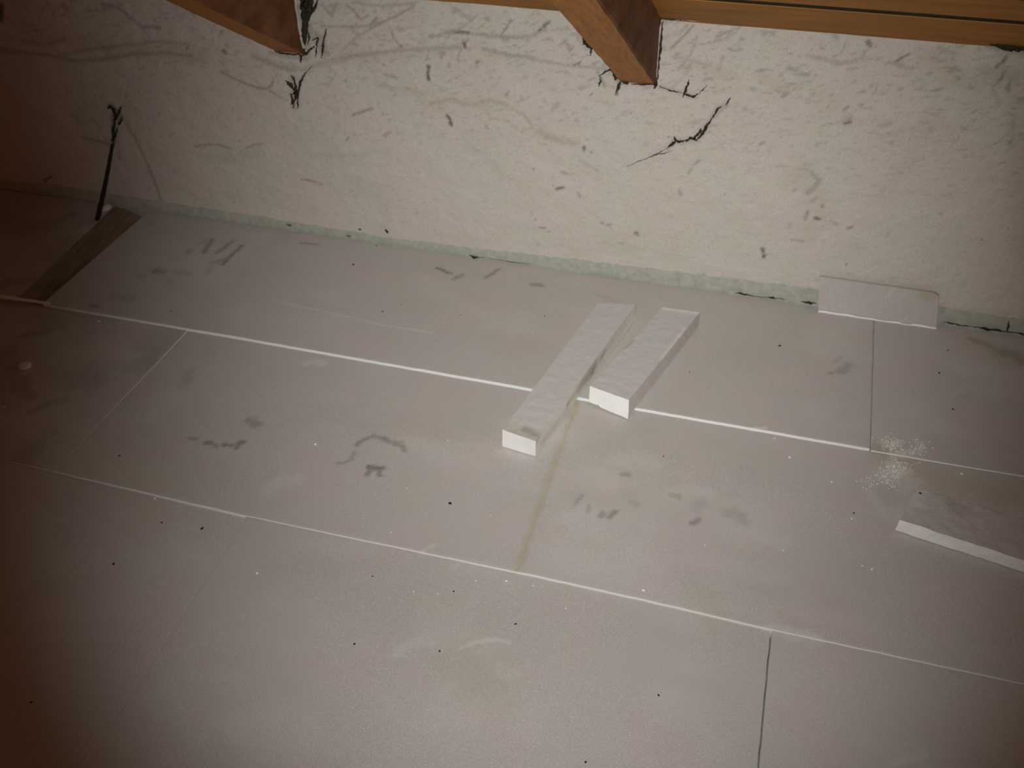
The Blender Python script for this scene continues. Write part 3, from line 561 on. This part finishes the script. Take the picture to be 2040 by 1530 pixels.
web('cobweb', [([(218, 210), (226, 218), (232, 232), (226, 246)], 4.5, 0, 0), ([(240, 212), (238, 222), (232, 238)], 3.4, 0, 0), ([(242, 236), (239, 244), (236, 250)], 3.0, 0, 0), ([(230, 246), (224, 258), (228, 268), (222, 280)], 4.2, 0, 0), ([(234, 254), (230, 270), (224, 290)], 2.6, 0, .004), ([(222, 212), (214, 216)], 3.0, 0, 0)],
    'dark soot clump on wall above the tip of the leaning black rod', 12)
# ------------------------------------------------------------------ crumbs
def blob(name, c, r, mat, sq=.6, seed=0, st=1.0, ang=0.0):
    rr = random.Random(seed); v = [(0, 0, 0)]; rings = 4; seg = 7; v = []
    for i in range(rings+1):
        th = math.pi*i/rings
        for k in range(seg):
            ph = 2*math.pi*k/seg; q = r*rr.uniform(.8, 1.15)
            x, y, z = q*math.sin(th)*math.cos(ph)*st, q*math.sin(th)*math.sin(ph), q*sq*math.cos(th)
            v.append((x*math.cos(ang)-y*math.sin(ang), x*math.sin(ang)+y*math.cos(ang), z+r*sq))
    f = [(i*seg+k, (i+1)*seg+k, (i+1)*seg+(k+1) % seg, i*seg+(k+1) % seg) for i in range(rings) for k in range(seg)]
    o = mesh_obj(name, v, f, mat); o.location = c; return o
M_CRUMB = simple('dark_grit', (0.015, 0.012, 0.01), (0.03, 0.022, 0.016), 300, 0.9, 0.1)
DOTS = [(704,527,4),(403,1053,4.5),(897,1003,4.5),(1553,689,4),(226,1124,3.5),(341,620,3.5),(762,621,3.2),(322,1041,2.8),(706,1283,3),(876,1297,2.6),(1027,1243,2.8),(904,1178,2.4),(742,1148,2.2),(1167,1518,2.6),(1312,1385,2.6),(917,628,2.4),(995,660,2.4),(1085,630,2.4),
        (1871,743,3.4),(1898,815,3.2),(1888,698,2.8),(1833,983,3.6),(1701,1022,2.6),(1322,909,2.4),(1374,741,2.2),(62,1399,2.6),(750,489,2.8),(238,908,3),(800,607,2.2)]
DLAB = {(704,527): 'black grit crumb on the handprint board, close to the wall band', (403,1053): 'black grit crumb on the dark front-row board just below the row joint', (897,1003): 'largest black grit crumb on the middle board below the smudged arc marks',
 (1553,689): 'black grit crumb on the wall-row board between short foam strip and upright offcut', (226,1124): 'black grit crumb on the dark front-row board, lower of its two larger ones', (341,620): 'black grit crumb just above the white row joint below the handprint', (762,621): 'black grit crumb on the wall-row board, below the one near the wall band',
 (706,1283): 'black grit crumb left of the faint yellowish stain on the bottom centre board', (1871,743): 'black grit crumb on the rightmost wall-row board, middle of its three', (1898,815): 'black grit crumb on the rightmost wall-row board, nearest its front joint', (1888,698): 'black grit crumb on the rightmost wall-row board, nearest the wall',
 (1833,983): 'black grit crumb on top of the raised foam slab at right', (1701,1022): 'black grit crumb on the board just left of the raised slab', (1322,909): 'black grit crumb on the board in front of the short foam strip', (62,1399): 'black grit crumb in the lower left corner of the floor', (1312,1385): 'black grit crumb near bottom edge, left of the dark joint'}
WLAB = {(628,885): 'white foam bead on the middle-row board left of the smudged arc', (1282,1176): 'white foam bead just above the row joint at lower centre', (1573,911): 'white foam bead below the bright row joint, left of the white dust', (1737,1134): 'white foam bead below the left end of the raised slab',
 (512,1142): 'white foam bead on the bottom centre board near its left joint', (308,993): 'white foam bead lying on the row joint at left', (197,640): 'white foam bead on the dark left board just under the row joint', (1916,944): 'white foam bead between the row joint and the raised slab', (8,811): 'white foam bead at the far left edge of the dark board'}
for i, (u, v, r) in enumerate(DOTS):
    z = .0040 if fl(u, v)[1] > Y1(fl(u, v)[0]) else .0022
    if 1820 < u < 1840 and 970 < v < 990: z = HS
    p = fl(u, v, z); p[2] = z-.0008
    tag(blob('dirt_crumb', p, r*.00066, M_CRUMB, .55, i, 1.3, i*1.3), DLAB.get((u, v), 'very tiny black grit speck on the foam boards, smaller than the grit crumbs'), 'crumb', 'black grit crumbs on the boards')
WDOTS = [(628,885,4),(1282,1176,4.5),(1573,911,4),(1657,960,3.2),(1737,1134,3.4),(512,1142,4),(308,993,3.6),(1697,1033,2.8),(197,640,4),(1916,944,4),(1543,873,2.6),(892,877,2.2),(810,972,2.2),(1009,1157,3.4),(948,1157,2.6),(824,1178,2.4),(1062,1166,2.4),(779,1060,2.4),(977,1026,2),(1718,1127,2.6),(1404,1086,2.4),(1560,1096,2.2),(8,811,3.6),(1127,1211,2),(872,1182,2)]
for i, (u, v, r) in enumerate(WDOTS):
    z = .0040 if fl(u, v)[1] > Y1(fl(u, v)[0]) else .0020
    p = fl(u, v, z); p[2] = z-.0012
    tag(blob('foam_crumb', p, r*.00072, M_SIDE, .6, 50+i, 1.1, i), WLAB.get((u, v), 'very tiny white foam bead on the grey boards, smaller than the others'), 'crumb', 'white foam beads on the boards')
o = blob('foam_flake', fl(50, 730, .002), .020, M_SCRAPSIDE, .16, 3, .75, .9); tag(o, 'pale torn foam flake lying on the dark board at far left', 'foam flake')
o = blob('foam_flake', fl(213, 417, .004), .022, M_SCRAPSIDE, .3, 5, .8, .4); tag(o, 'pale foam lump on the floor between the black rod and wall', 'foam flake')
q0 = [fl(-60, 585, .0115), fl(100, 606, .0085), fl(100, 602, .0085), fl(-60, 578, .0115)]
prism('foam_sliver', q0, [p*[1, 1, 0]+[0, 0, .0065] for p in q0], [M_SIDE, M_SIDE, M_SIDE], 'thin white foam sliver lying along the row joint at far left, before the brown gap', 'foam offcut', (40, 2, 2), .0016, seed=6)
def dust(label, px, n, spread, seed):
    r = random.Random(seed); v = []; f = []
    for i in range(n):
        u, w_ = r.choice(px); c = fl(u+r.gauss(0, spread), w_+r.gauss(0, spread*.8), 0); q = r.uniform(.0007, .0019); b = len(v)
        if (c[0] > t3[0][0]-.005 and c[1] < t3[3][1]+.004 and c[1] > 1.30): continue
        c[2] = .0035 if c[1] > Y1(c[0]) else .0022
        if abs(c[1]-Y1(c[0])) < .004: continue
        for dx, dy, dz in ((1, 0, 0), (0, 1, 0), (-1, 0, 0), (0, -1, 0), (0, 0, 1), (0, 0, -1)): v.append((c[0]+q*dx, c[1]+q*dy, c[2]-.0006+q*.8*dz))
        f += [(b, b+1, b+4), (b+1, b+2, b+4), (b+2, b+3, b+4), (b+3, b, b+4), (b+1, b, b+5), (b+2, b+1, b+5), (b+3, b+2, b+5), (b, b+3, b+5)]
    return tag(mesh_obj('foam_dust', v, f, M_SIDE), label, 'foam dust', kind='stuff')
dust('scatter of white foam dust over the joint left of the raised slab', [(1765, 880), (1775, 890), (1785, 900), (1790, 930), (1780, 945), (1800, 935), (1810, 900), (1830, 893), (1760, 940), (1740, 960), (1770, 960)], 420, 11, 1)
